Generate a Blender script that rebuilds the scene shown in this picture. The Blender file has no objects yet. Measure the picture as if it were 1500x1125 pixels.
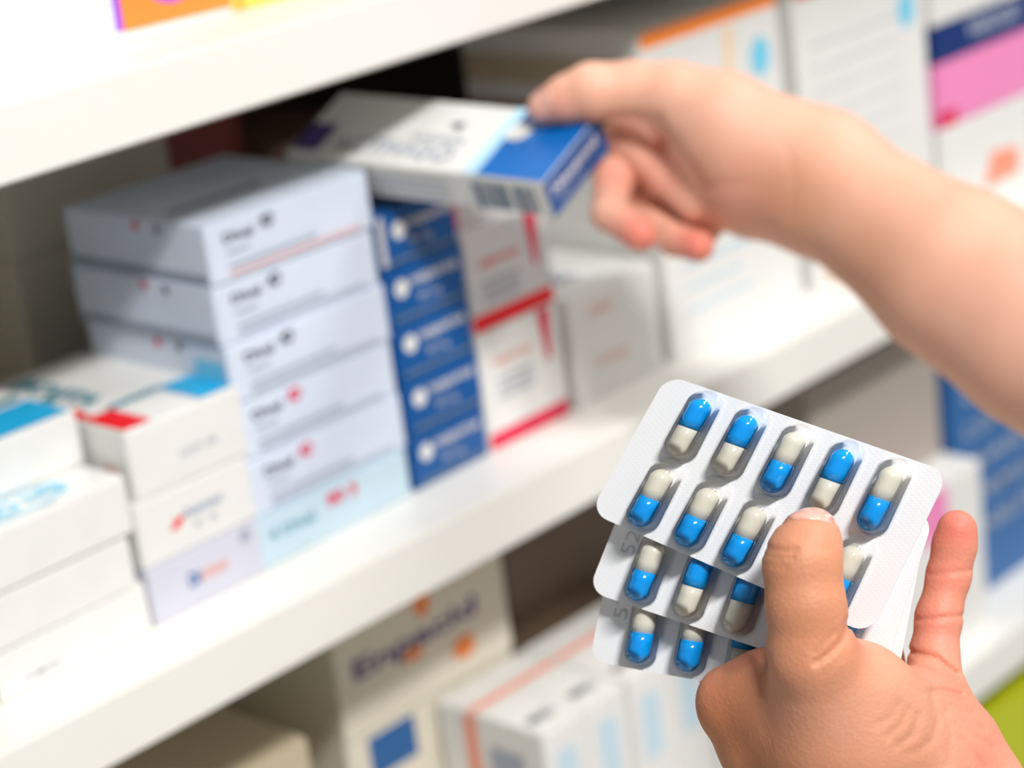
import bpy, bmesh, math, random
import numpy as np
from mathutils import Matrix, Vector

random.seed(7)
scene = bpy.context.scene
COL = scene.collection

# ------------------------------------------------------------------ camera
# World: X along the shelf, Y into the shelf (front edge of the boards at 0),
# Z up (top of the middle board at 0).  Orientation from vanishing points.
F = 3228.31                                        # focal length in px of the 1500 px frame
AX = np.array([[0.67204152, -0.32051211, 0.66755688],
               [-0.73044604, -0.13877798, 0.66872211],
               [-0.12169134, -0.9370233, -0.32738136]])   # rows: world axes in (right, down, forward)
CAMPOS = np.array([0.0, -0.65, 0.364])

def campt(px, py, d):
    """pixel + distance along the optical axis (m) -> world point"""
    return CAMPOS + AX @ (np.array([px - 750.0, py - 562.5, F]) / F * d)

cam_data = bpy.data.cameras.new('camera')
cam_data.sensor_width = 36.0
cam_data.lens = F / 1500 * 36.0
cam_data.clip_start = 0.02
cam = bpy.data.objects.new('camera', cam_data)
COL.objects.link(cam)
right, down, fwd = AX[:, 0], AX[:, 1], AX[:, 2]
M = Matrix.Identity(4)
for i in range(3):
    M[i][0] = right[i]; M[i][1] = -down[i]; M[i][2] = -fwd[i]; M[i][3] = CAMPOS[i]
cam.matrix_world = M
cam_data.dof.use_dof = True
cam_data.dof.focus_distance = 0.580
cam_data.dof.aperture_fstop = 8.5
scene.camera = cam

# ------------------------------------------------------------------ world and lights
world = bpy.data.worlds.new('shop_ambient')
scene.world = world
world.use_nodes = True
bg = world.node_tree.nodes['Background']
bg.inputs[0].default_value = (0.97, 0.985, 1.0, 1)
bg.inputs[1].default_value = 0.20

def area(name, loc, target, size, size_y, power, color):
    l = bpy.data.lights.new(name, 'AREA')
    l.shape = 'RECTANGLE'; l.size = size; l.size_y = size_y
    l.energy = power; l.color = color
    o = bpy.data.objects.new(name, l); COL.objects.link(o)
    o.location = loc
    o.rotation_euler = (Vector(target) - Vector(loc)).to_track_quat('-Z', 'Y').to_euler()
    return o

area('unseen_lamp', (-0.15, -1.85, 1.98), (0.6, 0.0, 0.1), 0.6, 0.16, 67, (1.0, 0.992, 0.985))  # key: ceiling lamp, set along the shelf's shadow angle
area('unseen_lamp', (1.9, -1.0, 1.98), (0.9, -0.1, 0.0), 1.2, 0.16, 27, (1.0, 0.985, 0.97))  # fill: lamp added to brighten the right side of the shelves

vs = scene.view_settings
vs.view_transform = 'Standard'
vs.look = 'None'
vs.exposure = 0.24
vs.gamma = 1.0
vs.use_curve_mapping = False

# ------------------------------------------------------------------ materials
def srgb(r, g, b):
    def f(c):
        c /= 255.0
        return c / 12.92 if c <= 0.04045 else ((c + 0.055) / 1.055) ** 2.4
    return (f(r), f(g), f(b), 1.0)

MATS = {}
def paper(name, rgb, rough=0.42, var=0.03, bump=0.02, scale=60.0):
    """printed carton / lacquered board: colour with slight mottling and fibre bump"""
    if name in MATS: return MATS[name]
    m = bpy.data.materials.new(name); m.use_nodes = True
    nt = m.node_tree; b = nt.nodes['Principled BSDF']
    tc = nt.nodes.new('ShaderNodeTexCoord')
    n = nt.nodes.new('ShaderNodeTexNoise'); n.inputs['Scale'].default_value = scale
    n.inputs['Detail'].default_value = 4
    nt.links.new(tc.outputs['Object'], n.inputs['Vector'])
    mx = nt.nodes.new('ShaderNodeMix'); mx.data_type = 'RGBA'
    c = srgb(*rgb)
    mx.inputs['A'].default_value = c
    mx.inputs['B'].default_value = tuple(x * (1 - var * 3) for x in c[:3]) + (1,)
    nt.links.new(n.outputs['Fac'], mx.inputs['Factor'])
    nt.links.new(mx.outputs['Result'], b.inputs['Base Color'])
    b.inputs['Roughness'].default_value = rough
    bp = nt.nodes.new('ShaderNodeBump'); bp.inputs['Strength'].default_value = bump
    bp.inputs['Distance'].default_value = 0.001
    nt.links.new(n.outputs['Fac'], bp.inputs['Height'])
    nt.links.new(bp.outputs['Normal'], b.inputs['Normal'])
    MATS[name] = m
    return m

WHITE = paper('white_carton', (229, 228, 224))
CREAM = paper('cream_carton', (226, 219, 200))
SHELF = paper('shelf_lacquer', (231, 229, 222), rough=0.35, var=0.01, bump=0.005, scale=20)
BACKP = paper('dark_back_panel', (48, 36, 24), rough=0.7)
GREY = paper('pale_grey_blue_carton', (212, 221, 236))
GREYS = paper('slate_print', (150, 160, 176))
CYANL = paper('pale_cyan_carton', (196, 218, 230))
LAV = paper('lavender_grey_carton', (205, 206, 218))
BLUE = paper('royal_blue_print', (0, 82, 150), rough=0.35)
BLUE2 = paper('bright_blue_print', (0, 106, 190), rough=0.35)
NAVY = paper('navy_print', (14, 48, 112))
CYAN = paper('cyan_print', (20, 170, 222))
CYANP = paper('light_cyan_print', (120, 206, 236))
TEAL = paper('teal_print', (60, 140, 160))
RED = paper('red_print', (232, 18, 32))
CRIM = paper('crimson_print', (222, 30, 78))
PINK = paper('pink_print', (238, 140, 190))
ORANGE = paper('orange_print', (250, 140, 56))
SALMON = paper('salmon_print', (246, 150, 120))
PURPLE = paper('purple_print', (150, 70, 215))
VIOLET = paper('dark_violet_print', (66, 52, 120))
YELLOW = paper('yellow_print', (250, 208, 90))
GREEN = paper('lime_green_carton', (186, 192, 20))
INK = paper('dark_ink', (84, 90, 104))
INKL = paper('light_ink', (160, 168, 184))
SLATE = paper('slate_ink', (110, 128, 146))
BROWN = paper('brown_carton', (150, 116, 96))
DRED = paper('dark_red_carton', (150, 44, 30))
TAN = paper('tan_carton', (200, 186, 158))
GREYW = paper('grey_white_carton', (208, 206, 206))
MIDBLUE = paper('mid_blue_carton', (40, 100, 160))

# ------------------------------------------------------------------ helpers
def link(name, me, mat, parent=None):
    o = bpy.data.objects.new(name, me); COL.objects.link(o)
    if mat is not None and not me.materials: me.materials.append(mat)
    if parent is not None: o.parent = parent
    return o

def tag(o, label=None, cat=None, group=None, kind=None):
    if label: o['label'] = label
    if cat: o['category'] = cat
    if group: o['group'] = group
    if kind: o['kind'] = kind
    return o

def bm_mesh(name, bm, smooth=False):
    me = bpy.data.meshes.new(name); bm.to_mesh(me); bm.free()
    if smooth:
        for p in me.polygons: p.use_smooth = True
    return me

def box_mesh(x0, x1, y0, y1, z0, z1, bev=0.0005, seg=1):
    bm = bmesh.new()
    vs_ = [bm.verts.new((x, y, z)) for z in (z0, z1) for y in (y0, y1) for x in (x0, x1)]
    for q in ((0, 2, 3, 1), (4, 5, 7, 6), (0, 1, 5, 4), (2, 6, 7, 3), (0, 4, 6, 2), (1, 3, 7, 5)):
        bm.faces.new([vs_[i] for i in q])
    if bev > 0:
        bmesh.ops.bevel(bm, geom=list(bm.edges), offset=bev, segments=seg, affect='EDGES')
    return bm_mesh('box', bm)

def struct(name, x0, x1, y0, y1, z0, z1, mat, bev=0.001, seg=2):
    return tag(link(name, box_mesh(x0, x1, y0, y1, z0, z1, bev, seg), mat), kind='structure')

# ------------------------------------------------------------------ the shelving and the shop shell
XL, XR = -0.6, 2.6
T = 0.0277
DEP = 0.36
struct('floor', -3, 5, -3.5, 0.5, -1.12, -1.10, paper('floor_vinyl', (205, 200, 190)))
struct('wall_back', XL, XR, DEP, DEP + 0.012, -1.10, 1.2, BACKP)
for nm, z in (('trim_1', 0.2268), ('trim_2', 0.0), ('trim_3', -0.250), ('trim_4', -0.54)):
    o = struct(nm, XL, XR, 0.0, DEP, z - T, z, SHELF)
    o['label'] = {'trim_1': 'upper white shelf board', 'trim_2': 'middle white shelf board',
                  'trim_3': 'lower white shelf board', 'trim_4': 'bottom white shelf board'}[nm]

# ------------------------------------------------------------------ cartons
LAYER = {}
def face_xf(o, face):
    """local frame (origin, u, v, n) of a carton face, read as by someone looking at it"""
    w, d, h = o['dims']
    if face == 'front': return Vector((0, 0, 0)), Vector((1, 0, 0)), Vector((0, 0, 1)), Vector((0, -1, 0))
    if face == 'top':   return Vector((0, 0, h)), Vector((1, 0, 0)), Vector((0, 1, 0)), Vector((0, 0, 1))
    if face == 'left':  return Vector((0, d, 0)), Vector((0, -1, 0)), Vector((0, 0, 1)), Vector((-1, 0, 0))
    if face == 'right': return Vector((w, 0, 0)), Vector((0, 1, 0)), Vector((0, 0, 1)), Vector((1, 0, 0))

def lift(o, face):
    k = (o.name, face)
    LAYER[k] = LAYER.get(k, 0) + 1
    return 0.00022 + 0.00012 * LAYER[k]

def pr_poly(o, face, pts, mat, name='print_panel'):
    O, u, v, n = face_xf(o, face); L = lift(o, face)
    bm = bmesh.new()
    bm.faces.new([bm.verts.new(O + u * a + v * b + n * L) for a, b in pts])
    bmesh.ops.recalc_face_normals(bm, faces=bm.faces)
    return link(name, bm_mesh(name, bm), mat, o)

def pr_rect(o, face, u0, v0, u1, v1, mat, name='print_panel'):
    return pr_poly(o, face, [(u0, v0), (u1, v0), (u1, v1), (u0, v1)], mat, name)

def pr_disc(o, face, cu, cv, r, mat, name='print_dot', ru=1.0, a0=0, a1=360, r_in=None):
    n = 28
    A = [math.radians(a0 + (a1 - a0) * i / n) for i in range(n + 1)]
    if a1 - a0 == 360: A = A[:-1]
    pts = [(cu + ru * r * math.cos(a), cv + r * math.sin(a)) for a in A]
    if r_in: pts += [(cu + ru * r_in * math.cos(a), cv + r_in * math.sin(a)) for a in reversed(A)]
    return pr_poly(o, face, pts, mat, name)

TEXTS = {}
def text_mesh(s, bold=0.0, shear=0.0):
    k = (s, bold, shear)
    if k not in TEXTS:
        c = bpy.data.curves.new('lettering', 'FONT'); c.body = s; c.size = 1.0
        c.resolution_u = 3; c.offset = bold; c.shear = shear
        c.fill_mode = 'BOTH' if hasattr(c, 'fill_mode') and False else c.fill_mode
        t = bpy.data.objects.new('lettering', c); COL.objects.link(t)
        bpy.context.view_layer.update()
        dg = bpy.context.evaluated_depsgraph_get()
        me = bpy.data.meshes.new_from_object(t.evaluated_get(dg))
        bpy.data.objects.remove(t); bpy.data.curves.remove(c)
        co = [v.co for v in me.vertices]
        x0 = min(v.x for v in co); x1 = max(v.x for v in co)
        y0 = min(v.y for v in co); y1 = max(v.y for v in co)
        TEXTS[k] = (me, x0, x1, y0, y1)
    return TEXTS[k]

def pr_text(o, face, s, u0, v0, width, height, mat, name='lettering', bold=0.02, rot=0.0, shear=0.0):
    src, x0, x1, y0, y1 = text_mesh(s, bold, shear)
    O, u, v, n = face_xf(o, face); L = lift(o, face)
    me = src.copy()
    ca, sa = math.cos(rot), math.sin(rot)
    for vt in me.vertices:
        a = (vt.co.x - x0) / (x1 - x0) * width; b = (vt.co.y - y0) / (y1 - y0) * height
        a, b = a * ca - b * sa, a * sa + b * ca
        vt.co = O + u * (u0 + a) + v * (v0 + b) + n * L
    me.materials.clear(); me.materials.append(mat)
    return link(name, me, mat, o)

def carton(label, x, y, z, w, d, h, mat, rot=0.0, group=None, name='medicine_box', flap='front'):
    o = link(name, box_mesh(0, w, 0, d, 0, h, 0.0006, 2), mat)
    o.location = (x, y, z); o.rotation_euler = (0, 0, math.radians(rot))
    o['dims'] = (w, d, h)
    tag(o, label, 'box', group)
    if flap:                                    # the glued end flap, a second layer of board
        fm = 0.0016
        if flap == 'front':
            link('end_flap', box_mesh(fm, w - fm, -0.00022, 0.0006, fm * 0.4, h - fm, 0.0001), mat, o)
    return o

# ---- leftmost white stack
WX, FY = 0.3885, 0.033
g = 'white boxes stacked at the left end of the middle shelf'
c1 = carton('bottom white box of the leftmost stack, small grey print on its front', WX, FY, 0, 0.0735, 0.105, 0.0205, WHITE, 0, g)
pr_text(c1, 'front', 'A-MOX', 0.012, 0.0045, 0.017, 0.0026, INKL)
c2 = carton('plain white box second from the bottom of the leftmost stack', WX - 0.003, FY - 0.0005, 0.0205, 0.0732, 0.105, 0.0225, WHITE, 0.4, g)
c3 = carton('white box with pale blue oval emblem on its lid, third of leftmost stack', WX - 0.001, FY - 0.001, 0.043, 0.0740, 0.104, 0.0242, WHITE, 0, g)
pr_disc(c3, 'top', 0.030, 0.0155, 0.0115, CYANP, 'print_oval', ru=2.4, r_in=0.0100)
pr_text(c3, 'top', 'SD', 0.017, 0.0085, 0.017, 0.0125, CYANP, bold=0.03)
pr_text(c3, 'top', 'lulu', 0.038, 0.0120, 0.015, 0.0080, CYANP, bold=0.03)
pr_text(c3, 'top', 'mm', 0.037, 0.0015, 0.006, 0.0016, INKL)
c4 = carton('white box with bright cyan lid on top of the leftmost stack', WX + 0.0005, FY + 0.0265, 0.0674, 0.0735, 0.085, 0.0225, WHITE, -1.0, g)
pr_rect(c4, 'top', 0.022, 0.0015, 0.0720, 0.030, CYAN)
pr_rect(c4, 'top', 0.002, 0.034, 0.0715, 0.040, TEAL)
pr_text(c4, 'top', 'SD lulu', 0.006, 0.046, 0.055, 0.010, TEAL)

# ---- second stack, red white
g = 'boxes in the stack with the red printed lid'
b1 = carton('lavender grey box with small blue logo at the bottom beside pale cyan box', 0.4635, 0.033, 0, 0.0600, 0.09, 0.0245, LAV, 0.8, g)
pr_text(b1, 'front', 'Di', 0.020, 0.0088, 0.006, 0.0062, MIDBLUE, bold=0.05)
pr_text(b1, 'front', 'amexe', 0.0268, 0.0095, 0.014, 0.0042, SALMON, bold=0.0)
pr_disc(b1, 'front', 0.052, 0.0195, 0.0028, INKL)
b2 = carton('white box with small red and blue capsule logo, middle of its stack', 0.4635, 0.0335, 0.0245, 0.0600, 0.09, 0.0285, WHITE, 0.2, g)
pr_poly(b2, 'front', [(0.0155, 0.0112), (0.0205, 0.0112), (0.0245, 0.0155), (0.0195, 0.0155)], RED, 'print_logo')
pr_text(b2, 'front', 'duamed', 0.0235, 0.0140, 0.020, 0.0040, MIDBLUE, bold=0.0)
pr_text(b2, 'front', 'x  x', 0.028, 0.0085, 0.012, 0.0022, INKL)
b3 = carton('white box with red and cyan printed lid on top of its stack', 0.4660, 0.0335, 0.0530, 0.0592, 0.105, 0.0298, WHITE, 0.0, g)
pr_rect(b3, 'top', 0.0015, 0.0015, 0.0155, 0.028, RED)
pr_poly(b3, 'top', [(0.001, 0.030), (0.006, 0.028), (0.009, 0.042), (0.002, 0.046)], RED)
pr_rect(b3, 'top', 0.041, 0.0015, 0.0582, 0.030, CYAN)
pr_rect(b3, 'top', 0.0155, 0.027, 0.041, 0.0315, TEAL)
pr_text(b3, 'top', 'BIOVITA', 0.012, 0.096, 0.056, 0.012, TEAL, rot=-math.pi / 2)
pr_disc(b3, 'top', 0.009, 0.062, 0.004, TEAL)
pr_text(b3, 'front', 'LOT 25', 0.025, 0.0105, 0.019, 0.0030, INKL)
pr_text(b3, 'left', 'Rx', 0.090, 0.010, 0.008, 0.004, SALMON)

# ---- grey stack
g = 'pale grey boxes in the tall centre stack'
gx, gy = 0.5235, 0.0365
base = carton('pale cyan box with red print under the grey stack', gx - 0.002, gy - 0.001, 0, 0.0915, 0.096, 0.0225, CYANL, 0.4, g)
pr_text(base, 'front', '4 Dival', 0.008, 0.0105, 0.026, 0.0048, TEAL)
pr_text(base, 'front', '80 5', 0.042, 0.0128, 0.018, 0.0062, CRIM, bold=0.03)
lab = ['lowest of the grey boxes, red number on front, on the pale cyan box',
       'grey box with red number, second up from the pale cyan box',
       'grey box with dark number, middle of the five grey boxes',
       'grey box with dark number, second from the top of the stack',
       'topmost grey box of the tall stack, below the held box']
for i in range(5):
    z = 0.0225 + 0.0255 * i
    o = carton(lab[i], gx + [0.001, 0.0, 0.0005, -0.0005, 0.0][i], gy + [0, 0.0005, 0, 0.0006, 0][i], z, 0.0905, 0.094, 0.0253, GREY,
               [0.3, 0, -0.3, 0.2, -0.2][i], g)
    pr_text(o, 'front', 'Dival', 0.009, 0.0155, 0.0160, 0.0044, INK, bold=0.04)
    c = CRIM if i < 2 else INK
    pr_disc(o, 'front', 0.0335, 0.0195, 0.0030, c, 'print_number', r_in=0.0013)
    pr_text(o, 'front', '1', 0.0293, 0.0170, 0.0012, 0.005, c)
    pr_rect(o, 'front', 0.010, 0.0112, 0.022, 0.0124, INKL, 'print_line')
    pr_rect(o, 'front', 0.010, 0.0055, 0.058, 0.0068, INKL, 'print_line')
    pr_rect(o, 'front', 0.010, 0.0025, 0.082, 0.0033, SALMON if i == 4 else INKL, 'print_line')
    pr_rect(o, 'left', 0.002, 0.001, 0.092, 0.0045, GREYS, 'print_band')
    pr_disc(o, 'left', 0.050, 0.0220, 0.0020, CRIM)
    pr_rect(o, 'left', 0.063, 0.0200, 0.066, 0.0235, INK)
    if i == 2: pr_rect(o, 'left', 0.074, 0.005, 0.092, 0.018, CYANP)
    pr_rect(o, 'top', 0.008, 0.030, 0.060, 0.036, GREYS, 'print_line')
navyb = carton('dark blue small box tucked between white stack and grey stack', 0.5242, 0.139, 0.0, 0.06, 0.05, 0.05, NAVY, 0, None)

# ---- blue stack
g = 'royal blue boxes stacked next to the red and white boxes'
bl = ['bottom royal blue box of the blue stack', 'second royal blue box from the shelf',
      'middle royal blue box of the blue stack', 'second royal blue box from the top of its stack',
      'topmost royal blue box with white side strip under the held box']
for i in range(5):
    o = carton(bl[i], 0.6160 + [0, 0.0005, -0.0003, -0.001, -0.0015][i], 0.0365, 0.0258 * i, 0.0488, 0.10, 0.0256, BLUE, [0.5, 0, 0.4, -0.4, 0.3][i], g)
    pr_disc(o, 'front', 0.0098 + [0, 0, 0, 0, .004][i], 0.0158, 0.0040, WHITE, 'print_emblem')
    pr_text(o, 'front', 'noporos', 0.0158 + [0, 0, 0, 0, .003][i], 0.0142, 0.029, 0.0050, GREYW, bold=0.03)
    pr_text(o, 'front', '80 mg', 0.0190, 0.0070, 0.014, 0.0042, INKL, bold=0.03)
    pr_rect(o, 'front', 0.004, 0.0022, 0.046, 0.0036, SLATE, 'print_line')
    if i == 4: pr_rect(o, 'front', 0.0008, 0.002, 0.0042, 0.024, GREYW, 'print_band')

# ---- red and white boxes
g = 'white boxes with red bands between the blue stack and the plain white box'
for i, (z, h, cc, lb) in enumerate(((0, 0.0575, CRIM, 'tall white box with pink-red band along its foot, beside the blue stack'),
                                    (0.0575, 0.0475, RED, 'white box with red band resting on the taller pink banded box'))):
    o = carton(lb, 0.6660 - 0.001 * i, 0.0370, z, 0.0565, 0.10, h, GREYW if i else WHITE, 0.0, g)
    pr_rect(o, 'front', 0.001, 0.0008, 0.0555, 0.0085, cc, 'print_band')
    pr_poly(o, 'front', [(0.0415, h - 0.001), (0.0500, h - 0.001), (0.0475, h - 0.0260), (0.0450, h - 0.0260)], CRIM, 'print_wedge')
    pr_text(o, 'front', 'caproex', 0.009, h - 0.0190, 0.027, 0.0045, SALMON if i == 0 else RED, bold=0.0)
    for k in range(3): pr_rect(o, 'front', 0.010, h - 0.0245 - 0.004 * k, 0.034, h - 0.0257 - 0.004 * k, INKL, 'print_line')
top_r = carton('thin grey white box on the red banded boxes behind the held box', 0.6655, 0.044, 0.105, 0.056, 0.09, 0.020, GREYW, 0.5, g)
pr_rect(top_r, 'front', 0.001, 0.001, 0.006, 0.018, CRIM, 'print_band')

# ---- white boxes to the right
fb = carton('low plain white box with grey lettering on its lid below the curled fingers', 0.7285, 0.0375, 0, 0.0665, 0.105, 0.055, WHITE, 0)
pr_text(fb, 'top', 'MEXOLINE', 0.020, 0.080, 0.060, 0.014, SLATE, rot=-math.pi / 2, bold=0.03)
pr_text(fb, 'front', 'arixen', 0.018, 0.016, 0.022, 0.005, SALMON, bold=0.0)
pr_text(fb, 'front', 'ren', 0.016, 0.042, 0.016, 0.004, SALMON, bold=0.0)
gb = carton('wide white box with faint blue lines under the orange edged box', 0.8020, 0.0370, 0, 0.1120, 0.11, 0.110, WHITE, 0)
for k in range(5): pr_rect(gb, 'front', 0.016, 0.020 + 0.012 * k, 0.070 - 0.008 * (k % 2), 0.0225 + 0.012 * k, CYANL, 'print_line')
pr_text(gb, 'front', 'lanso', 0.018, 0.082, 0.04, 0.010, INKL)
ob = carton('white box with orange top edge behind the reaching hand', 0.8010, 0.0375, 0.110, 0.1120, 0.12, 0.058, WHITE, 0)
pr_rect(ob, 'front', 0.001, 0.049, 0.111, 0.057, ORANGE, 'print_band')
pr_poly(ob, 'front', [(0.066, 0.046), (0.073, 0.046), (0.068, 0.001), (0.062, 0.001)], paper('pale_orange_print', (248, 214, 170)), 'print_band')
pr_disc(ob, 'front', 0.094, 0.026, 0.010, CYANP, ru=0.8)
pr_rect(ob, 'left', 0.001, 0.030, 0.119, 0.044, TAN, 'print_band')
pr_rect(ob, 'left', 0.001, 0.010, 0.119, 0.020, BROWN, 'print_band')
hb = carton('tall white box with pale blue dot near its top, right of the hand', 0.9255, 0.0370, 0, 0.1225, 0.11, 0.190, WHITE, 0)
pr_disc(hb, 'front', 0.104, 0.132, 0.010, CYANP, ru=0.8)
for k in range(6): pr_rect(hb, 'front', 0.014, 0.066 + 0.013 * k, 0.095, 0.0685 + 0.013 * k, paper('faint_ink', (226, 226, 226)), 'print_line')
pr_rect(hb, 'front', 0.001, 0.158, 0.05, 0.164, CRIM, 'print_band')
pr_disc(hb, 'front', 0.018, 0.010, 0.008, ORANGE, ru=0.9)
g = 'stacked boxes at the far right of the middle shelf'
for lb, z, h, m in (('white box with orange mark at the foot of the far right stack', 0, 0.056, WHITE),
                    ('pink box under the navy box in the far right stack', 0.056, 0.038, PINK),
                    ('navy blue box above the pink box', 0.094, 0.022, NAVY),
                    ('white box topping the navy box at far right', 0.116, 0.055, WHITE)):
    o = carton(lb, 1.0550, 0.0370, z, 0.115, 0.10, h - 0.0003, m, 0, g)
    if m is NAVY: pr_text(o, 'front', 'vasocar', 0.036, 0.008, 0.060, 0.010, INKL)
    if m is PINK: pr_rect(o, 'front', 0.001, 0.001, 0.020, 0.010, CRIM, 'print_band')
    if h == 0.056: pr_poly(o, 'front', [(0.045, 0.010), (0.085, 0.010), (0.085, 0.026), (0.055, 0.030)], SALMON, 'print_logo')
carton('white box standing at the far right end behind the forearm', 1.185, 0.040, 0, 0.13, 0.10, 0.16, WHITE)

# ---- back row, in the shade of the upper board
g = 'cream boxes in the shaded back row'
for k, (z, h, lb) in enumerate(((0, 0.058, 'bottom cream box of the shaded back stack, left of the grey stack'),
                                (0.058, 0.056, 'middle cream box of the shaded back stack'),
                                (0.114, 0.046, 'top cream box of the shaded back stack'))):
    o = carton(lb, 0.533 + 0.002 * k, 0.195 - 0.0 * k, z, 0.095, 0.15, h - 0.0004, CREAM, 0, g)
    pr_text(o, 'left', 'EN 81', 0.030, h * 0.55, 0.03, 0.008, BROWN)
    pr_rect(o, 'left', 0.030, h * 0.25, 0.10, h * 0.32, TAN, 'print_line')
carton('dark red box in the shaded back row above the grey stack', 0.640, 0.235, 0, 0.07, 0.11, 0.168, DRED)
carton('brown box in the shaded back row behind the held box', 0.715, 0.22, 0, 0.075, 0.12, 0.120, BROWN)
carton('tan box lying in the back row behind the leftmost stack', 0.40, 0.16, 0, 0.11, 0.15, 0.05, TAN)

# ---- upper shelf
ub = carton('large white box with orange and purple flower print on the upper shelf', 0.380, 0.0445, 0.2268, 0.1880, 0.12, 0.10, WHITE, 0.6)
pr_poly(ub, 'front', [(0.126, 0.005), (0.1845, 0.003), (0.1845, 0.060), (0.130, 0.060), (0.127, 0.030)], PURPLE, 'print_panel')
pr_poly(ub, 'front', [(0.1295, 0.0045), (0.1845, 0.003), (0.1845, 0.060), (0.134, 0.060), (0.1305, 0.030)], ORANGE, 'print_panel')
pr_disc(ub, 'front', 0.1565, 0.0245, 0.0135, PURPLE, ru=1.15)
pr_disc(ub, 'front', 0.1565, 0.0265, 0.0115, VIOLET, ru=1.1)
pr_rect(ub, 'front', 0.1845, 0.0008, 0.1872, 0.099, YELLOW, 'print_band')
yb = carton('yellow box beside the flower print box on the upper shelf', 0.5715, 0.0475, 0.2268, 0.14, 0.12, 0.10, YELLOW, 0)
pr_rect(yb, 'front', 0.02, 0.02, 0.12, 0.08, WHITE, 'print_panel')
carton('white box further along the upper shelf', 0.74, 0.05, 0.2268, 0.12, 0.11, 0.09, WHITE, 0)

# ---- lower shelf
LZ = -0.250
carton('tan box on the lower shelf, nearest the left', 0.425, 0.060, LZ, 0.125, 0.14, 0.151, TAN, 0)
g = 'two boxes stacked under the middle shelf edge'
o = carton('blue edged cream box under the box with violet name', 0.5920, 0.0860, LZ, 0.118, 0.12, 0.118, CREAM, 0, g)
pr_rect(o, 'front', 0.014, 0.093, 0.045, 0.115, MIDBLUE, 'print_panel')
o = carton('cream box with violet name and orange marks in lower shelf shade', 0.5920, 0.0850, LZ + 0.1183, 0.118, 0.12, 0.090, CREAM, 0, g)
pr_text(o, 'front', 'Enpacid', 0.011, 0.026, 0.085, 0.014, VIOLET, bold=0.03)
pr_disc(o, 'front', 0.060, 0.050, 0.007, ORANGE, ru=0.8)
pr_rect(o, 'front', 0.044, 0.024, 0.056, 0.030, ORANGE)
pr_disc(o, 'front', 0.084, 0.016, 0.006, ORANGE, ru=1.3)
g = 'row of slim white boxes standing on the lower shelf'
lbs = ['first slim white box of the lower shelf row, red stripe along its side', 'second slim white box of the lower shelf row',
       'third slim white box of the lower shelf row', 'fourth slim white box of the lower shelf row', 'fifth slim white box of the lower shelf row, nearest the blister packs']
for k in range(5):
    o = carton(lbs[k], 0.650 + 0.0315 * k, 0.012 + 0.001 * (k % 2), LZ, 0.0309, 0.070, 0.1165 - 0.0008 * (k % 2), WHITE, 0, g)
    pr_text(o, 'top', 'MNO', 0.006, 0.010, 0.017, 0.007, INK, bold=0.02)
    pr_rect(o, 'top', 0.0004, 0.044, 0.0305, 0.049, SALMON, 'print_band')
    pr_rect(o, 'front', 0.008, 0.068, 0.022, 0.103, CYANL, 'print_panel')
    if k == 0:
        pr_rect(o, 'left', 0.018, 0.001, 0.026, 0.1155, SALMON, 'print_band')
        pr_rect(o, 'left', 0.034, 0.081, 0.056, 0.101, INKL, 'print_panel')
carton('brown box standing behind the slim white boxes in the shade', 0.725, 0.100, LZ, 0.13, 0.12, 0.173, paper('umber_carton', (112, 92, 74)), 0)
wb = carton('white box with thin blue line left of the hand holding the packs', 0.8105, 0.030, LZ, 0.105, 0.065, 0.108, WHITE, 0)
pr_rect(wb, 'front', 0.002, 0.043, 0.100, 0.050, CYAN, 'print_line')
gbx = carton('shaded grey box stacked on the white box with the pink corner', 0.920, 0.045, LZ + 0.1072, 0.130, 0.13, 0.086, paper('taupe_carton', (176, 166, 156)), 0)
pk = carton('white box with pink corner beside the little finger', 0.930, 0.020, LZ, 0.122, 0.15, 0.107, WHITE, 0)
pr_rect(pk, 'front', 0.050, 0.075, 0.085, 0.105, PINK, 'print_panel')
pr_rect(pk, 'top', 0.050, 0.002, 0.085, 0.030, PINK, 'print_panel')
bb = carton('big blue box with white lettering on the lower shelf at right', 1.056, 0.042, LZ, 0.17, 0.12, 0.158, MIDBLUE, 0)
for k in range(5):
    pr_text(bb, 'front', ['VITAMIN', 'COMPLEX', 'DAILY', 'FORMULA', 'TABLETS'][k], 0.014, 0.129 - 0.022 * k, 0.090, 0.010, INKL)
gn = carton('lime green box on the bottom shelf in the lower right corner', 0.95, 0.012, -0.54, 0.22, 0.14, 0.235, GREEN, 0)

# ------------------------------------------------------------------ the box being pulled out
Rh = np.array([[0.8114, 0.5053, -0.2938], [0.1454, -0.6614, -0.7358], [-0.5661, 0.5544, -0.6101]])
hs = 1.015
hc = CAMPOS + AX @ (np.array([-0.02907, -0.09803, 0.93]) * hs)
Wd = AX @ Rh
HL_, HW, HH = 0.1359 * hs, 0.0455 * hs, 0.0175 * hs
# local frame of a carton: x = width (across), y = depth (to the back), z up; its end with the blue print is 'front'
held = carton('white and blue medicine box being pulled off the shelf by the upper hand', 0, 0, 0, HW, HL_, HH, WHITE, flap=None)
Mh = Matrix.Identity(4)
ex, ey, ez = Wd[:, 1], -Wd[:, 0], Wd[:, 2]
org = hc - ex * HW / 2 - ey * HL_ / 2 - ez * HH / 2
for i in range(3):
    Mh[i][0] = ex[i]; Mh[i][1] = ey[i]; Mh[i][2] = ez[i]; Mh[i][3] = org[i]
held.matrix_world = Mh
pr_rect(held, 'front', 0.0001, 0.0001, HW - 0.0001, HH - 0.0001, BLUE, 'print_panel')
pr_text(held, 'front', 'Nexamid', 0.004, 0.0085, 0.036, 0.0046, WHITE, bold=0.02)
pr_text(held, 'front', '100 mg', 0.006, 0.0030, 0.020, 0.0036, INKL, bold=0.02)
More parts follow.
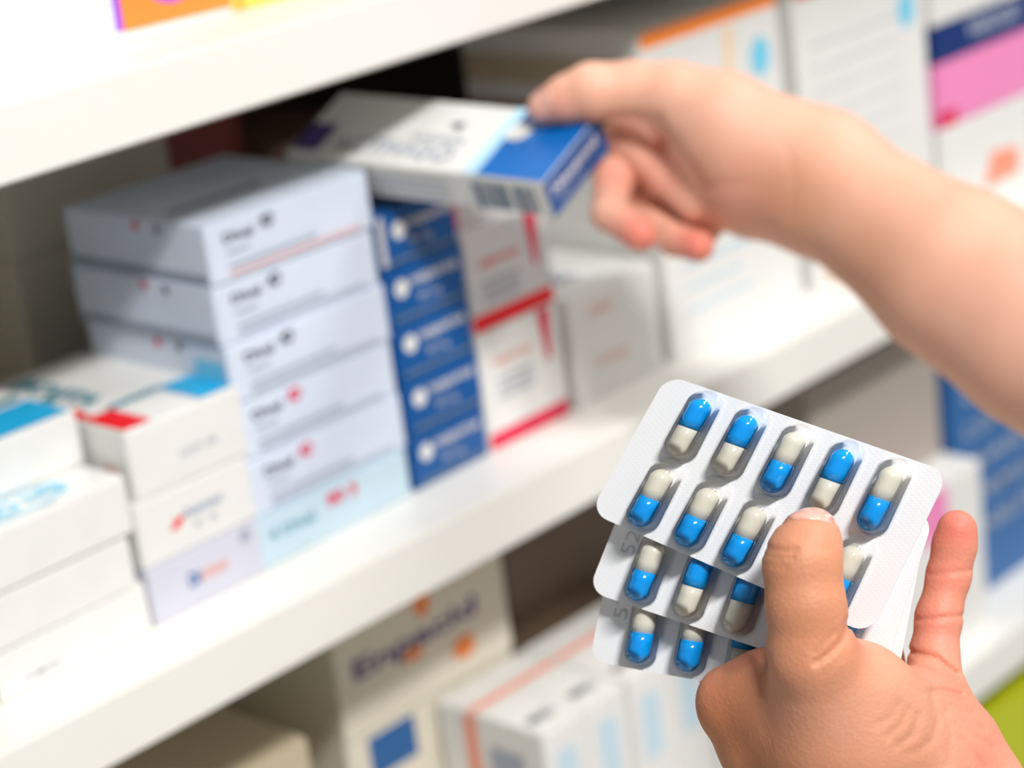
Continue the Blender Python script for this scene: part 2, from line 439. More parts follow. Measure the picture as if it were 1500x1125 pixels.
pr_rect(held, 'top', 0.0006, 0.0001, HW - 0.0002, 0.034, BLUE2, 'print_panel')
pr_rect(held, 'top', 0.0006, 0.034, HW - 0.0006, 0.0400, paper('pale_sky_print', (186, 226, 244)), 'print_band')
pr_disc(held, 'top', 0.030, 0.030, 0.006, WHITE)
pr_text(held, 'top', 'ACTIVIGO', 0.0060, 0.118, 0.066, 0.0100, INKL, rot=-math.pi / 2, bold=0.01)
pr_text(held, 'top', 'tablets', 0.0185, 0.080, 0.028, 0.0050, INKL, rot=-math.pi / 2, bold=0.0)
pr_poly(held, 'top', [(0.027, 0.060), (0.032, 0.058), (0.031, 0.066)], INK, 'print_logo')
pr_rect(held, 'top', 0.004, 0.122, 0.022, 0.136, VIOLET, 'print_panel')
LL = HL_
bars = [0.0065, 0.0090, 0.0125, 0.0148, 0.0200, 0.0225, 0.0262, 0.0288, 0.0330, 0.0352]
for k, a in enumerate(bars):
    pr_rect(held, 'left', LL - a - 0.0012 - 0.0006 * (k % 3), 0.0012, LL - a, HH - 0.0030, SLATE, 'barcode_bar')
for k in range(3): pr_rect(held, 'left', LL - 0.100, 0.004 + 0.004 * k, LL - 0.050, 0.0050 + 0.004 * k, INKL, 'print_line')

# ------------------------------------------------------------------ blister packs
def foil_mat():
    m = bpy.data.materials.new('embossed_foil'); m.use_nodes = True
    nt = m.node_tree; b = nt.nodes['Principled BSDF']
    b.inputs['Base Color'].default_value = (0.96, 0.965, 0.975, 1)
    b.inputs['Metallic'].default_value = 0.34
    b.inputs['Roughness'].default_value = 0.42
    tc = nt.nodes.new('ShaderNodeTexCoord')
    v = nt.nodes.new('ShaderNodeTexVoronoi'); v.inputs['Scale'].default_value = 1500
    v.inputs['Randomness'].default_value = 0.15
    nt.links.new(tc.outputs['Object'], v.inputs['Vector'])
    bp = nt.nodes.new('ShaderNodeBump'); bp.inputs['Strength'].default_value = 0.09
    bp.inputs['Distance'].default_value = 0.0004
    nt.links.new(v.outputs['Distance'], bp.inputs['Height'])
    nt.links.new(bp.outputs['Normal'], b.inputs['Normal'])
    return m

def film_mat():
    m = bpy.data.materials.new('clear_blister_film'); m.use_nodes = True
    nt = m.node_tree
    for n in list(nt.nodes):
        if n.type == 'BSDF_PRINCIPLED': nt.nodes.remove(n)
    out = [n for n in nt.nodes if n.type == 'OUTPUT_MATERIAL'][0]
    tr = nt.nodes.new('ShaderNodeBsdfTransparent'); tr.inputs[0].default_value = (0.995, 0.997, 1, 1)
    gl = nt.nodes.new('ShaderNodeBsdfGlossy'); gl.inputs['Roughness'].default_value = 0.06
    fr = nt.nodes.new('ShaderNodeFresnel'); fr.inputs['IOR'].default_value = 1.25
    mx = nt.nodes.new('ShaderNodeMixShader')
    nt.links.new(fr.outputs[0], mx.inputs[0]); nt.links.new(tr.outputs[0], mx.inputs[1])
    nt.links.new(gl.outputs[0], mx.inputs[2]); nt.links.new(mx.outputs[0], out.inputs['Surface'])
    return m

def gel_mat(name, rgb):
    m = bpy.data.materials.new(name); m.use_nodes = True
    nt = m.node_tree; b = nt.nodes['Principled BSDF']
    n = nt.nodes.new('ShaderNodeTexNoise'); n.inputs['Scale'].default_value = 300
    mx = nt.nodes.new('ShaderNodeMix'); mx.data_type = 'RGBA'
    c = srgb(*rgb)
    mx.inputs['A'].default_value = c; mx.inputs['B'].default_value = tuple(x * 0.93 for x in c[:3]) + (1,)
    nt.links.new(n.outputs['Fac'], mx.inputs['Factor']); nt.links.new(mx.outputs['Result'], b.inputs['Base Color'])
    b.inputs['Roughness'].default_value = 0.16
    b.inputs['Coat Weight'].default_value = 0.4
    return m

FOIL, FILM = foil_mat(), film_mat()
GBLUE, GCREAM = gel_mat('blue_gelatin', (0, 152, 232)), gel_mat('cream_gelatin', (216, 211, 194))
EMB = paper('embossed_grey', (214, 217, 225), rough=0.3)

def card_depth(px, py):
    return 0.598 - 0.027 * (px - 978) / 413 - 0.003 * (py - 549) / 200

CAPL, CAPR = 0.0178, 0.0034            # capsule length, radius
def blister(label, px, back, flips, mark):
    TL, TR, BR, BL = [campt(x, y, card_depth(x, y) + back) for x, y in px]
    lx = (np.linalg.norm(TR - TL) + np.linalg.norm(BR - BL)) / 2
    ly = (np.linalg.norm(TL - BL) + np.linalg.norm(TR - BR)) / 2
    def P(a, b, n=0.0):                      # a, b in metres from the lower left corner, n off the card
        s, t = a / lx, b / ly
        p = (1 - s) * (1 - t) * BL + s * (1 - t) * BR + (1 - s) * t * TL + s * t * TR
        du = (1 - t) * (BR - BL) + t * (TR - TL); dv = (1 - s) * (TL - BL) + s * (TR - BR)
        nn = np.cross(du, dv); nn /= np.linalg.norm(nn)
        return p + nn * n
    center = P(lx / 2, ly / 2)
    root = bpy.data.objects.new('blister_pack', None); COL.objects.link(root)
    root.empty_display_size = 0.01
    root.location = center
    tag(root, label, 'blister pack', 'blister packs fanned in the lower hand')
    def W(p): return Vector(p - center)
    rc = 0.0052
    def tmin(a):
        e = min(a, lx - a)
        return rc - math.sqrt(max(0, rc * rc - (rc - e) ** 2)) if e < rc else 0.0
    # foil backing
    NA, NB = 60, 12
    As = [lx * (0.5 - 0.5 * math.cos(math.pi * i / NA)) for i in range(NA + 1)]
    def sheet(bm, n):
        rows = []
        for a in As:
            t0 = tmin(a)
            rows.append([bm.verts.new(W(P(a, t0 + (ly - 2 * t0) * j / NB, n))) for j in range(NB + 1)])
        return rows
    bm = bmesh.new()
    up, lo = sheet(bm, 0.00035), sheet(bm, 0.0)
    for i in range(NA):
        for j in range(NB):
            bm.faces.new((up[i][j], up[i + 1][j], up[i + 1][j + 1], up[i][j + 1]))
            bm.faces.new((lo[i][j], lo[i][j + 1], lo[i + 1][j + 1], lo[i + 1][j]))
        bm.faces.new((lo[i][0], lo[i + 1][0], up[i + 1][0], up[i][0]))
        bm.faces.new((lo[i + 1][NB], lo[i][NB], up[i][NB], up[i + 1][NB]))
    for j in range(NB):
        bm.faces.new((lo[0][j + 1], lo[0][j], up[0][j], up[0][j + 1]))
        bm.faces.new((lo[NA][j], lo[NA][j + 1], up[NA][j + 1], up[NA][j]))
    bmesh.ops.remove_doubles(bm, verts=bm.verts, dist=1e-6)
    link('foil_backing', bm_mesh('foil_backing', bm), FOIL, root)
    cols = [lx * (0.170 + 0.1690 * i) for i in range(5)]
    rws = [ly * 0.755, ly * 0.262]
    # clear domes, one mesh of film per pocket
    pr = 0.0044; pl = CAPL / 2 + 0.0016
    prof = [(1.30, 0.0), (1.12, 0.0001), (1.03, 0.0008), (0.99, 0.0022), (0.94, 0.0038), (0.82, 0.0057), (0.60, 0.0068), (0.32, 0.0073), (0.0, 0.0074)]
    for r in range(2):
        for c in range(5):
            cx, cy = cols[c], rws[r]
            NS = 32
            bm = bmesh.new(); rings = []
            for k, hh in prof[:-1]:
                ring = []
                for i in range(NS):
                    an = 2 * math.pi * i / NS
                    q = pr * k
                    yy = (pl - pr) * (1 if math.sin(an) > 1e-9 else -1) * (1 if k > 0.5 else k / 0.5)
                    ring.append(bm.verts.new(W(P(cx + q * math.cos(an), cy + yy + q * math.sin(an), 0.00045 + hh))))
                rings.append(ring)
            for a_, b_ in zip(rings, rings[1:]):
                for i in range(NS):
                    bm.faces.new((a_[i], a_[(i + 1) % NS], b_[(i + 1) % NS], b_[i]))
            bm.faces.new(rings[-1])
            bmesh.ops.recalc_face_normals(bm, faces=bm.faces)
            link('blister_dome', bm_mesh('blister_dome', bm, True), FILM, root)
            # capsule: half shells along the card's short side, slid to the foot of its pocket
            blue_up = flips[r][c]
            slide = -0.0009
            def half(sgn, rad, length, nm, mat, par):
                bm2 = bmesh.new(); rr = []
                cyl = length - rad
                st = [(-0.0003 if nm == 'capsule' else 0.0, rad)] + [(cyl * 0.5, rad), (cyl, rad)]
                for i in range(1, 6):
                    a2 = math.pi / 2 * i / 6
                    st.append((cyl + rad * math.sin(a2), rad * math.cos(a2)))
                for y_, q in st:
                    rr.append([bm2.verts.new(W(P(cx + q * math.cos(2 * math.pi * i / 24), cy + slide + sgn * y_,
                                                 0.0039 + q * math.sin(2 * math.pi * i / 24)))) for i in range(24)])
                tipv = bm2.verts.new(W(P(cx, cy + slide + sgn * length, 0.0039)))
                for a_, b_ in zip(rr, rr[1:]):
                    for i in range(24): bm2.faces.new((a_[i], a_[(i + 1) % 24], b_[(i + 1) % 24], b_[i]))
                for i in range(24): bm2.faces.new((rr[-1][i], rr[-1][(i + 1) % 24], tipv))
                bm2.faces.new(rr[0])
                bmesh.ops.recalc_face_normals(bm2, faces=bm2.faces)
                return link(nm, bm_mesh(nm, bm2, True), mat, par)
            body = half(-1 if blue_up else 1, CAPR - 0.00012, CAPL / 2, 'capsule', GCREAM, root)
            half(1 if blue_up else -1, CAPR, CAPL / 2, 'capsule_cap', GBLUE, body)
    if not mark: return root
    # embossed batch mark near the lower left corner
    src, x0, x1, y0, y1 = text_mesh(mark, 0.0)
    me = src.copy()
    for vt in me.vertices:
        a = (vt.co.y - y0) / (y1 - y0) * 0.0040; b = (vt.co.x - x0) / (x1 - x0) * 0.0075
        vt.co = W(P(0.0042 + 0.004 - a, ly * 0.30 + b, 0.0005))
    me.materials.clear(); me.materials.append(EMB)
    link('embossed_mark', me, EMB, root)
    return root

U, Dn = True, False
blister('front blister pack of blue and cream capsules, fully in view under the thumb',
        [(978, 549), (1391, 692), (1275, 930), (865, 751)], 0.0, [[U, U, Dn, U, Dn], [Dn, Dn, Dn, U, Dn]], '')
blister('middle blister pack peeking out below the front one',
        [(946, 655), (1369, 756), (1287, 1008), (862, 866)], 0.0088, [[U, Dn, U, U, Dn], [Dn, U, U, Dn, U]], '52')
blister('rearmost blister pack, lowest edge tucked against the index finger',
        [(909, 746), (1354, 790), (1304, 1047), (864, 968)], 0.0176, [[U, Dn, U, Dn, U], [Dn, Dn, U, U, Dn]], '52')

# ------------------------------------------------------------------ hands: one continuous skin grown from a distance field
def skin_mat(name, ca, cb, cf, ct):
    m = bpy.data.materials.new(name); m.use_nodes = True
    nt = m.node_tree; b = nt.nodes['Principled BSDF']
    at = nt.nodes.new('ShaderNodeAttribute'); at.attribute_name = 'flush'
    tc = nt.nodes.new('ShaderNodeTexCoord')
    n1 = nt.nodes.new('ShaderNodeTexNoise'); n1.inputs['Scale'].default_value = 55; n1.inputs['Detail'].default_value = 5
    nt.links.new(tc.outputs['Object'], n1.inputs['Vector'])
    mixn = nt.nodes.new('ShaderNodeMix'); mixn.data_type = 'RGBA'
    mixn.inputs['A'].default_value = srgb(*ca); mixn.inputs['B'].default_value = srgb(*cb)
    nt.links.new(n1.outputs['Fac'], mixn.inputs['Factor'])
    mx = nt.nodes.new('ShaderNodeMix'); mx.data_type = 'RGBA'
    mx.inputs['B'].default_value = srgb(*cf)
    nt.links.new(at.outputs['Fac'], mx.inputs['Factor'])
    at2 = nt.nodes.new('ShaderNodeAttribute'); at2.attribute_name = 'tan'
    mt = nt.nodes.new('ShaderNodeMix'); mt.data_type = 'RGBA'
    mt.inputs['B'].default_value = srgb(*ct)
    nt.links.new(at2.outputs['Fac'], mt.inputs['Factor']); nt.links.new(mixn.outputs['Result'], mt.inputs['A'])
    nt.links.new(mt.outputs['Result'], mx.inputs['A'])
    nt.links.new(mx.outputs['Result'], b.inputs['Base Color'])
    b.inputs['Roughness'].default_value = 0.56
    b.inputs['Specular IOR Level'].default_value = 0.35
    b.inputs['Subsurface Weight'].default_value = 0.25
    b.inputs['Subsurface Radius'].default_value = (1.0, 0.35, 0.2)
    b.inputs['Subsurface Scale'].default_value = 0.004
    v = nt.nodes.new('ShaderNodeTexVoronoi'); v.inputs['Scale'].default_value = 900
    nt.links.new(tc.outputs['Object'], v.inputs['Vector'])
    n2 = nt.nodes.new('ShaderNodeTexNoise'); n2.inputs['Scale'].default_value = 350; n2.inputs['Detail'].default_value = 3
    nt.links.new(tc.outputs['Object'], n2.inputs['Vector'])
    ad = nt.nodes.new('ShaderNodeMath'); ad.operation = 'ADD'
    nt.links.new(v.outputs['Distance'], ad.inputs[0]); nt.links.new(n2.outputs['Fac'], ad.inputs[1])
    bp = nt.nodes.new('ShaderNodeBump'); bp.inputs['Strength'].default_value = 0.16; bp.inputs['Distance'].default_value = 0.0006
    nt.links.new(ad.outputs[0], bp.inputs['Height']); nt.links.new(bp.outputs['Normal'], b.inputs['Normal'])
    return m

def nail_mat():
    m = bpy.data.materials.new('fingernail'); m.use_nodes = True
    nt = m.node_tree; b = nt.nodes['Principled BSDF']
    n = nt.nodes.new('ShaderNodeTexNoise'); n.inputs['Scale'].default_value = 200
    mx = nt.nodes.new('ShaderNodeMix'); mx.data_type = 'RGBA'
    mx.inputs['A'].default_value = srgb(232, 176, 158); mx.inputs['B'].default_value = srgb(226, 166, 148)
    nt.links.new(n.outputs['Fac'], mx.inputs['Factor']); nt.links.new(mx.outputs['Result'], b.inputs['Base Color'])
    b.inputs['Roughness'].default_value = 0.25
    return m
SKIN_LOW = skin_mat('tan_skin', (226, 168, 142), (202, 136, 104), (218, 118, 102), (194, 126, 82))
SKIN_UP = skin_mat('fair_skin', (238, 188, 164), (226, 166, 138), (228, 130, 112), (206, 148, 112))
NAIL = nail_mat()

def cmm(p):                                     # (px, py, depth mm) -> camera-frame mm
    return np.array([(p[0] - 750.0) / F * p[2], (p[1] - 562.5) / F * p[2], p[2]], dtype=np.float64)

def round_cone(P, a, b, ra, rb):
    """signed distance to the hull of two spheres"""
    ba = b - a; l2 = float(ba @ ba)
    rr = ra - rb; a2 = l2 - rr * rr
    if a2 <= 1e-6:
        return np.linalg.norm(P - (a if ra > rb else b), axis=-1) - max(ra, rb)
    il2 = 1.0 / l2
    pa = P - a
    y = pa @ ba; z = y - l2
    x2 = ((pa * l2 - y[..., None] * ba) ** 2).sum(-1)
    y2 = y * y * l2; z2 = z * z * l2
    k = np.sign(rr) * rr * rr * x2
    d = (np.sqrt(x2 * a2 * il2) + y * rr) * il2 - ra
    c1_ = np.sign(z) * a2 * z2 > k
    c2_ = np.sign(y) * a2 * y2 < k
    d = np.where(c2_, np.sqrt(x2 + y2) * il2 - ra, d)
    d = np.where(c1_, np.sqrt(x2 + z2) * il2 - rb, d)
    return d

def smin(a, b, k):
    h = np.maximum(k - np.abs(a - b), 0.0) / k
    return np.minimum(a, b) - h * h * k * 0.25

class Hand:
    """palm: list of chains; fingers: list of chains.  A chain is [(px, py, depth, radius), ...]"""
    def __init__(self, palm, fingers, creases, kp=9.0, kf=5.0):
        self.palm = [[(cmm(p[:3]), p[3]) for p in ch] for ch in palm]
        self.fingers = [[(cmm(p[:3]), p[3]) for p in ch] for ch in fingers]
        self.creases = [([cmm(p) for p in pts], dep, wid) for pts, dep, wid in creases]
        self.kp, self.kf = kp, kf
    def field(self, P):
        def chain(ch, k):
            d = None
            if len(ch) == 1: return np.linalg.norm(P - ch[0][0], axis=-1) - ch[0][1]
            for (a, ra), (b, rb) in zip(ch, ch[1:]):
                q = round_cone(P, a, b, ra, rb)
                d = q if d is None else smin(d, q, k)
            return d
        palm = None
        for ch in self.palm:
            q = chain(ch, 4.0)
            palm = q if palm is None else smin(palm, q, self.kp)
        tot = palm
        for ch in self.fingers:
            tot = np.minimum(tot, smin(palm, chain(ch, 2.5), self.kf))
        if self.creases:
            Q = P[..., :2] / P[..., 2:3]
        for pts, dep, wid in self.creases:
            zc = sum(p[2] for p in pts) / len(pts)
            dd = None
            for a, b in zip(pts, pts[1:]):       # folds run across the skin as drawn, at whatever depth it lies
                a2 = a[:2] / a[2]; ba = b[:2] / b[2] - a2
                t = np.clip(((Q - a2) @ ba) / (ba @ ba), 0, 1)
                e = Q - a2 - t[..., None] * ba
                q = (e ** 2).sum(-1) * zc * zc
                dd = q if dd is None else np.minimum(dd, q)
            tot = tot + dep * np.exp(-dd / (wid * wid) - ((P[..., 2] - zc) / 22.0) ** 2)
        return tot
    def polygonise(self, lo, hi, h):
        n = [int(math.ceil((hi[i] - lo[i]) / h)) + 1 for i in range(3)]
        ax = [lo[i] + h * np.arange(n[i]) for i in range(3)]
        # coarse pass first, then only refine near the surface
        st = 6
        cax = [a[::st] for a in ax]
        Gc = np.stack(np.meshgrid(*cax, indexing='ij'), -1)
        Vc = self.field(Gc)
        V = np.repeat(np.repeat(np.repeat(Vc, st, 0), st, 1), st, 2)[:n[0], :n[1], :n[2]].copy()
        near = np.abs(Vc) < h * st * 2.2
        mask = np.repeat(np.repeat(np.repeat(near, st, 0), st, 1), st, 2)[:n[0], :n[1], :n[2]]
        idx = np.argwhere(mask)
        pts = np.stack([ax[i][idx[:, i]] for i in range(3)], -1)
        vals = np.concatenate([self.field(c) for c in np.array_split(pts, max(1, len(pts) // 200000))])
        V[mask] = vals
        # naive surface nets
        S = V < 0
        cs = [s - 1 for s in V.shape]
        cnt = np.zeros(cs, np.int8)
        for dx in (0, 1):
            for dy in (0, 1):
                for dz in (0, 1):
                    cnt += S[dx:dx + cs[0], dy:dy + cs[1], dz:dz + cs[2]]
        act = (cnt > 0) & (cnt < 8)
        ci = np.argwhere(act)
        ids = -np.ones(cs, np.int64); ids[act] = np.arange(len(ci))
        acc = np.zeros((len(ci), 3)); w = np.zeros(len(ci))
        corners = [(a, b, c) for a in (0, 1) for b in (0, 1) for c in (0, 1)]
        for p in corners:
            for d in range(3):
                if p[d] == 1: continue
                q = list(p); q[d] = 1
                va = V[ci[:, 0] + p[0], ci[:, 1] + p[1], ci[:, 2] + p[2]]
                vb = V[ci[:, 0] + q[0], ci[:, 1] + q[1], ci[:, 2] + q[2]]
                cr = (va < 0) != (vb < 0)
                t = np.where(cr, va / np.where(cr, va - vb, 1), 0)
                pos = np.tile(np.array(p, float), (len(ci), 1)); pos[:, d] += t
                acc[cr] += pos[cr]; w[cr] += 1
        verts = (ci + acc / w[:, None]) * h + np.array(lo)
        quads = []
        for d in range(3):
            e1, e2 = (d + 1) % 3, (d + 2) % 3
            sl0 = [slice(None)] * 3; sl1 = [slice(None)] * 3
            sl0[d] = slice(0, -1); sl1[d] = slice(1, None)
            ch = S[tuple(sl0)] != S[tuple(sl1)]
            ei = np.argwhere(ch)
            ok = (ei[:, e1] > 0) & (ei[:, e2] > 0) & (ei[:, e1] < cs[e1]) & (ei[:, e2] < cs[e2])
            ei = ei[ok]
            flip = S[tuple(ei.T)]
            o1 = np.zeros(3, int); o1[e1] = 1
            o2 = np.zeros(3, int); o2[e2] = 1
            q = np.stack([ids[tuple((ei - o1 - o2).T)], ids[tuple((ei - o2).T)], ids[tuple(ei.T)], ids[tuple((ei - o1).T)]], -1)
            q[~flip] = q[~flip][:, ::-1]
            quads.append(q)
        return verts, np.concatenate(quads)

def to_world(v):                                # camera mm -> world m
    return CAMPOS + (np.asarray(v) / 1000.0) @ AX.T

def build_hand(hand, lo, hi, h, label, flush_pts, origin_px, skin, tan_pts=()):
    v, q = hand.polygonise(lo, hi, h)
    base = to_world(cmm(origin_px))
    wv = to_world(v) - base
    me = bpy.data.meshes.new('hand_skin')
    me.from_pydata(wv.tolist(), [], q.tolist())
    for p in me.polygons: p.use_smooth = True
    at = me.attributes.new('flush', 'FLOAT', 'POINT')
    fl = np.zeros(len(v))
    for p, r, s in flush_pts:
        c = cmm(p)
        fl = np.maximum(fl, s * np.exp(-((v - c) ** 2).sum(1) / (r * r)))
    at.data.foreach_set('value', fl.astype(np.float32))
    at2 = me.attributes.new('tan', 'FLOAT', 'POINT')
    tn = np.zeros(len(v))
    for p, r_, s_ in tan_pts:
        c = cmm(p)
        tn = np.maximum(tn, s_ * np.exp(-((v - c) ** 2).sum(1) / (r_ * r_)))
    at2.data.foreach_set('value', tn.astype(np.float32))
    me.update()
    o = link('hand', me, skin)
    o.location = base
    tag(o, label, 'hand')
    return o, base

def nail(hand, o, base, p, u, w, length, width, name='fingernail'):
    """thin curved plate laid on the skin: p = centre near the skin, u = along the finger, w = outward (camera frame)"""
    c = cmm(p); u = np.array(u, float); u /= np.linalg.norm(u)
    w = np.array(w, float); w -= u * (w @ u); w /= np.linalg.norm(w)
    s = np.cross(u, w)
    NU, NV = 10, 10
    pts = []
    for i in range(NU + 1):
        a = -1 + 2 * i / NU
        wd = width / 2 * (1 - 0.35 * max(0, a) ** 3 - 0.25 * max(0, -a) ** 3)
        for j in range(NV + 1):
            b = -1 + 2 * j / NV
            aa = a * length / 2 * (1 - 0.18 * b * b * (1 if a > 0 else 0.8))
            pts.append(c + u * aa + s * (b * wd) + w * 9.0)
    pts = np.array(pts)
    for _ in range(60):
        d = hand.field(pts)
        pts = pts - w * np.clip(d, -0.5, 3)[:, None] * 0.7
    pts = pts + w * 0.22
    bm = bmesh.new()
    top = [bm.verts.new(Vector(x - base)) for x in to_world(pts)]
    bot = [bm.verts.new(Vector(x - base)) for x in to_world(pts - w * 0.7)]
    st = NV + 1
    for i in range(NU):
        for j in range(NV):
            a_, b_, c_, d_ = i * st + j, i * st + j + 1, (i + 1) * st + j + 1, (i + 1) * st + j
            bm.faces.new((top[a_], top[b_], top[c_], top[d_])); bm.faces.new((bot[d_], bot[c_], bot[b_], bot[a_]))
    ring = [j for j in range(st)] + [i * st + NV for i in range(1, NU + 1)] + [NU * st + j for j in range(NV - 1, -1, -1)] + [i * st for i in range(NU - 1, 0, -1)]
    for a_, b_ in zip(ring, ring[1:] + ring[:1]):
        bm.faces.new((top[b_], top[a_], bot[a_], bot[b_]))
    bmesh.ops.recalc_face_normals(bm, faces=bm.faces)
    return link(name, bm_mesh(name, bm, True), NAIL, o)

# ---- lower hand: a left hand, palm to the viewer, packs clamped between thumb and fingers
low_palm = [
    [(1258, 1012, 566, 13.0), (1235, 1085, 572, 19.0)],                      # thenar
    [(1340, 1033, 592, 10.0), (1350, 1110, 590, 15.0)],
    [(1303, 1040, 576, 11.5), (1320, 1105, 585, 17.0)],
    [(1088, 1042, 588, 11.2), (1128, 1092, 590, 13.0), (1185, 1150, 594, 17.0)],  # index side of the palm
    [(1064, 1018, 584, 5.6), (1118, 998, 577, 6.5), (1175, 1000, 566, 9.0)],
    [(1132, 1022, 578, 9.0), (1190, 1060, 580, 15.0)],                      # web of the thumb
    [(1190, 1075, 612, 11.0), (1240, 1180, 604, 20.0)],
    [(1290, 1065, 614, 11.0), (1300, 1180, 604, 20.0)],
    [(1372, 1040, 600, 9.5), (1400, 1095, 596, 11.5), (1418, 1160, 596, 15.0), (1400, 1250, 600, 20.0)],  # little finger side
    [(1300, 1190, 602, 24.0), (1340, 1300, 606, 25.0), (1400, 1480, 612, 27.0), (1520, 2000, 630, 38.0)],  # wrist
    [(1240, 1085, 576, 18.0), (1320, 1230, 598, 24.0)],
]
low_fingers = [
    [(1230, 1060, 568, 15.0), (1190, 960, 557, 11.2), (1180, 885, 555, 9.7), (1175, 826, 556, 9.6), (1183, 800, 559, 8.3), (1190, 784, 563, 7.0)],   # thumb
    [(1088, 1045, 604, 10.5), (1075, 985, 622, 9.4), (1062, 900, 632, 8.4), (1088, 830, 635, 7.4), (1118, 780, 630, 6.6)],   # index, behind the packs
    [(1190, 1060, 614, 10.5), (1160, 885, 628, 8.4), (1185, 805, 626, 7.4), (1210, 755, 618, 6.6)],   # middle
    [(1290, 1055, 614, 10.0), (1268, 890, 620, 8.0), (1285, 815, 616, 7.2), (1300, 765, 610, 6.4)],   # ring
    [(1374, 1040, 602, 8.2), (1368, 962, 605, 6.6), (1375, 905, 607, 6.1), (1390, 842, 609, 5.8), (1398, 800, 609, 5.75), (1402, 776, 608, 5.5)],  # little finger
]
low_creases = [
    ([(1362, 842, 604), (1420, 836, 604)], 0.5, 0.7),
    ([(1345, 908, 602), (1410, 902, 602)], 0.6, 0.7),
    ([(1334, 955, 600), (1370, 963, 599), (1402, 988, 600)], 1.1, 0.8),
    ([(1352, 1014, 590), (1380, 1012, 590), (1408, 1019, 592)], 1.0, 0.9),
    ([(1244, 912, 556), (1234, 938, 553), (1214, 958, 551), (1196, 970, 550)], 1.2, 1.1),
    ([(1250, 930, 553), (1232, 962, 550), (1205, 985, 549)], 0.22, 1.0),
    ([(1222, 928, 550), (1195, 955, 548)], 0.5, 1.0),
    ([(1118, 801, 552), (1140, 807, 548), (1165, 806, 546)], 0.7, 0.8),
    ([(1118, 812, 552), (1142, 818, 547), (1160, 817, 546)], 0.55, 0.8),
    ([(1120, 826, 550), (1150, 830, 547)], 0.35, 0.8),
    ([(1190, 800, 548), (1215, 806, 550)], 0.25, 0.8),
    ([(1143, 768, 556), (1165, 761, 553), (1190, 759, 552), (1224, 766, 556)], 0.55, 0.6),
    ([(1118, 962, 575), (1124, 985, 572), (1118, 1012, 572)], 0.8, 1.5),
    ([(1060, 985, 578), (1090, 980, 576), (1122, 968, 574)], 0.4, 1.2),
    ([(1366, 1022, 588), (1374, 1050, 585), (1368, 1080, 583), (1350, 1098, 580), (1325, 1106, 578)], 0.9, 1.2),
    ([(1384, 1040, 588), (1393, 1075, 585), (1390, 1120, 583)], 0.6, 1.2),
    ([(1330, 1040, 568), (1320, 1062, 566), (1300, 1078, 566)], 0.5, 1.1),
    ([(1345, 1048, 570), (1338, 1075, 568), (1315, 1092, 566)], 0.55, 1.1),
    ([(1318, 1030, 568), (1304, 1052, 566), (1285, 1062, 566)], 0.35, 1.1),
    ([(1380, 1028, 590), (1425, 1045, 590)], 0.45, 0.9),
    ([(1388, 1042, 588), (1440, 1068, 588)], 0.45, 0.9),
    ([(1398, 1060, 588), (1455, 1095, 588)], 0.35, 0.9),
    ([(1410, 1085, 588), (1440, 1125, 588)], 0.45, 1.2),
]
low = Hand(low_palm, low_fingers, low_creases, kp=10.0, kf=5.0)
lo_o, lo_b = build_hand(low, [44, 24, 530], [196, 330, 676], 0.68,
                        'lower left hand clamping three capsule packs between thumb and fingers',
                        [((1402, 772, 604), 9, 0.9), ((1375, 905, 602), 13, 0.55), ((1390, 845, 602), 11, 0.6), ((1375, 1010, 592), 15, 0.45),
                         ((1115, 975, 580), 9, 0.6), ((1242, 925, 556), 6, 0.5), ((1430, 1090, 585), 18, 0.45), ((1075, 1020, 582), 12, 0.25)],
                        (1290, 1100, 600), SKIN_LOW,
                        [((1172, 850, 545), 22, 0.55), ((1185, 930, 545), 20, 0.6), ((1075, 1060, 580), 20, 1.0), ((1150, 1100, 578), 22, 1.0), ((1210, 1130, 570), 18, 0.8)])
nail(low, lo_o, lo_b, (1187, 752, 560), (0.10, -0.55, 0.83), (0.0, -0.83, -0.55), 11.0, 11.5)

# ---- upper hand: a right hand reaching in from the right
up_palm = [
    [(990, 144, 905, 13.0), (1060, 182, 902, 21.0), (1130, 228, 900, 24.0), (1200, 262, 896, 25.0)],   # thenar to wrist
    [(1048, 212, 910, 16.0), (1090, 235, 905, 20.0)],
    [(1045, 262, 918, 15.0), (1105, 282, 912, 18.5), (1180, 285, 902, 22.0)],                            # heel of the hand
    [(1010, 190, 952, 10.5), (1110, 210, 930, 18.0), (1200, 262, 902, 24.0)],
    [(1015, 225, 955, 10.5), (1110, 240, 932, 18.0)],
    [(1025, 262, 952, 10.0), (1110, 262, 930, 17.0)],
    [(1040, 295, 945, 9.5), (1115, 280, 928, 16.0)],
    [(1200, 262, 896, 25.0), (1290, 325, 882, 27.5), (1400, 402, 862, 34.0), (1530, 482, 842, 38.0), (1750, 610, 812, 42.0), (2060, 785, 748, 40.0)],
]
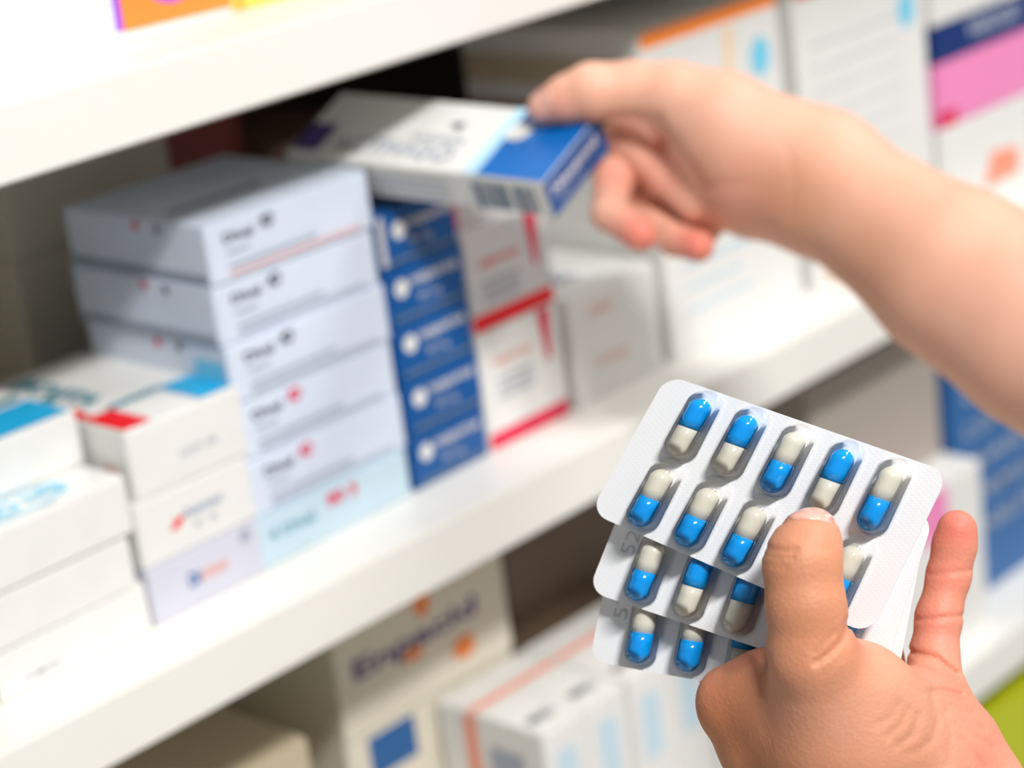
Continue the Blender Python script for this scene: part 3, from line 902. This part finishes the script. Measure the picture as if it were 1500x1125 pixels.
up_fingers = [
    [(1060, 182, 902, 16.0), (985, 140, 906, 13.0), (930, 130, 908, 11.3), (867, 134, 908, 11.6), (832, 145, 911, 9.8), (797, 158, 914, 7.2)],   # thumb
    [(1010, 190, 952, 10.0), (912, 202, 932, 8.6), (972, 260, 920, 7.6), (1016, 302, 914, 6.9)],    # index
    [(1015, 225, 955, 10.0), (899, 260, 930, 8.4), (892, 312, 912, 7.6), (938, 343, 901, 7.1)],     # middle
    [(1025, 262, 952, 9.5), (948, 305, 938, 8.0), (985, 350, 920, 7.0), (1023, 361, 909, 6.6)],     # ring
    [(1040, 295, 945, 9.0), (990, 330, 935, 7.2), (1012, 345, 926, 6.2), (1035, 340, 922, 5.6)],    # little
]
up_creases = [
    ([(960, 170, 900), (985, 205, 896), (1015, 245, 898), (1032, 275, 900)], 1.0, 1.6),
    ([(895, 325, 905), (905, 345, 903)], 0.5, 0.8),
    ([(964, 325, 905), (969, 350, 903), (970, 385, 903)], 1.2, 1.6),
    ([(1030, 275, 900), (1060, 272, 895), (1110, 268, 890)], 0.5, 2.2),
    ([(960, 172, 898), (1000, 165, 888), (1020, 160, 884)], 0.35, 1.8),
    ([(1150, 215, 875), (1165, 260, 873), (1160, 320, 878)], 0.35, 2.0),
]
upper = Hand(up_palm, up_fingers, up_creases, kp=12.0, kf=6.0)
up_o, up_b = build_hand(upper, [2, -140, 690], [356, 106, 976], 1.4,
                        'upper right hand and bare forearm pulling the blue ended box from the shelf',
                        [((940, 346, 896), 13, 1.0), ((1021, 360, 902), 13, 1.0), ((900, 250, 920), 14, 0.4), ((960, 262, 915), 14, 0.4),
                         ((810, 160, 905), 12, 0.35), ((1080, 300, 890), 22, 0.3)],
                        (1400, 402, 862), SKIN_UP,
                        [((1165, 290, 870), 22, 0.8), ((1260, 400, 860), 30, 0.6), ((1050, 250, 895), 12, 0.4)])
nail(upper, up_o, up_b, (791, 150, 907), (-0.93, 0.30, 0.12), (-0.28, -0.35, -0.9), 11.5, 11.0)
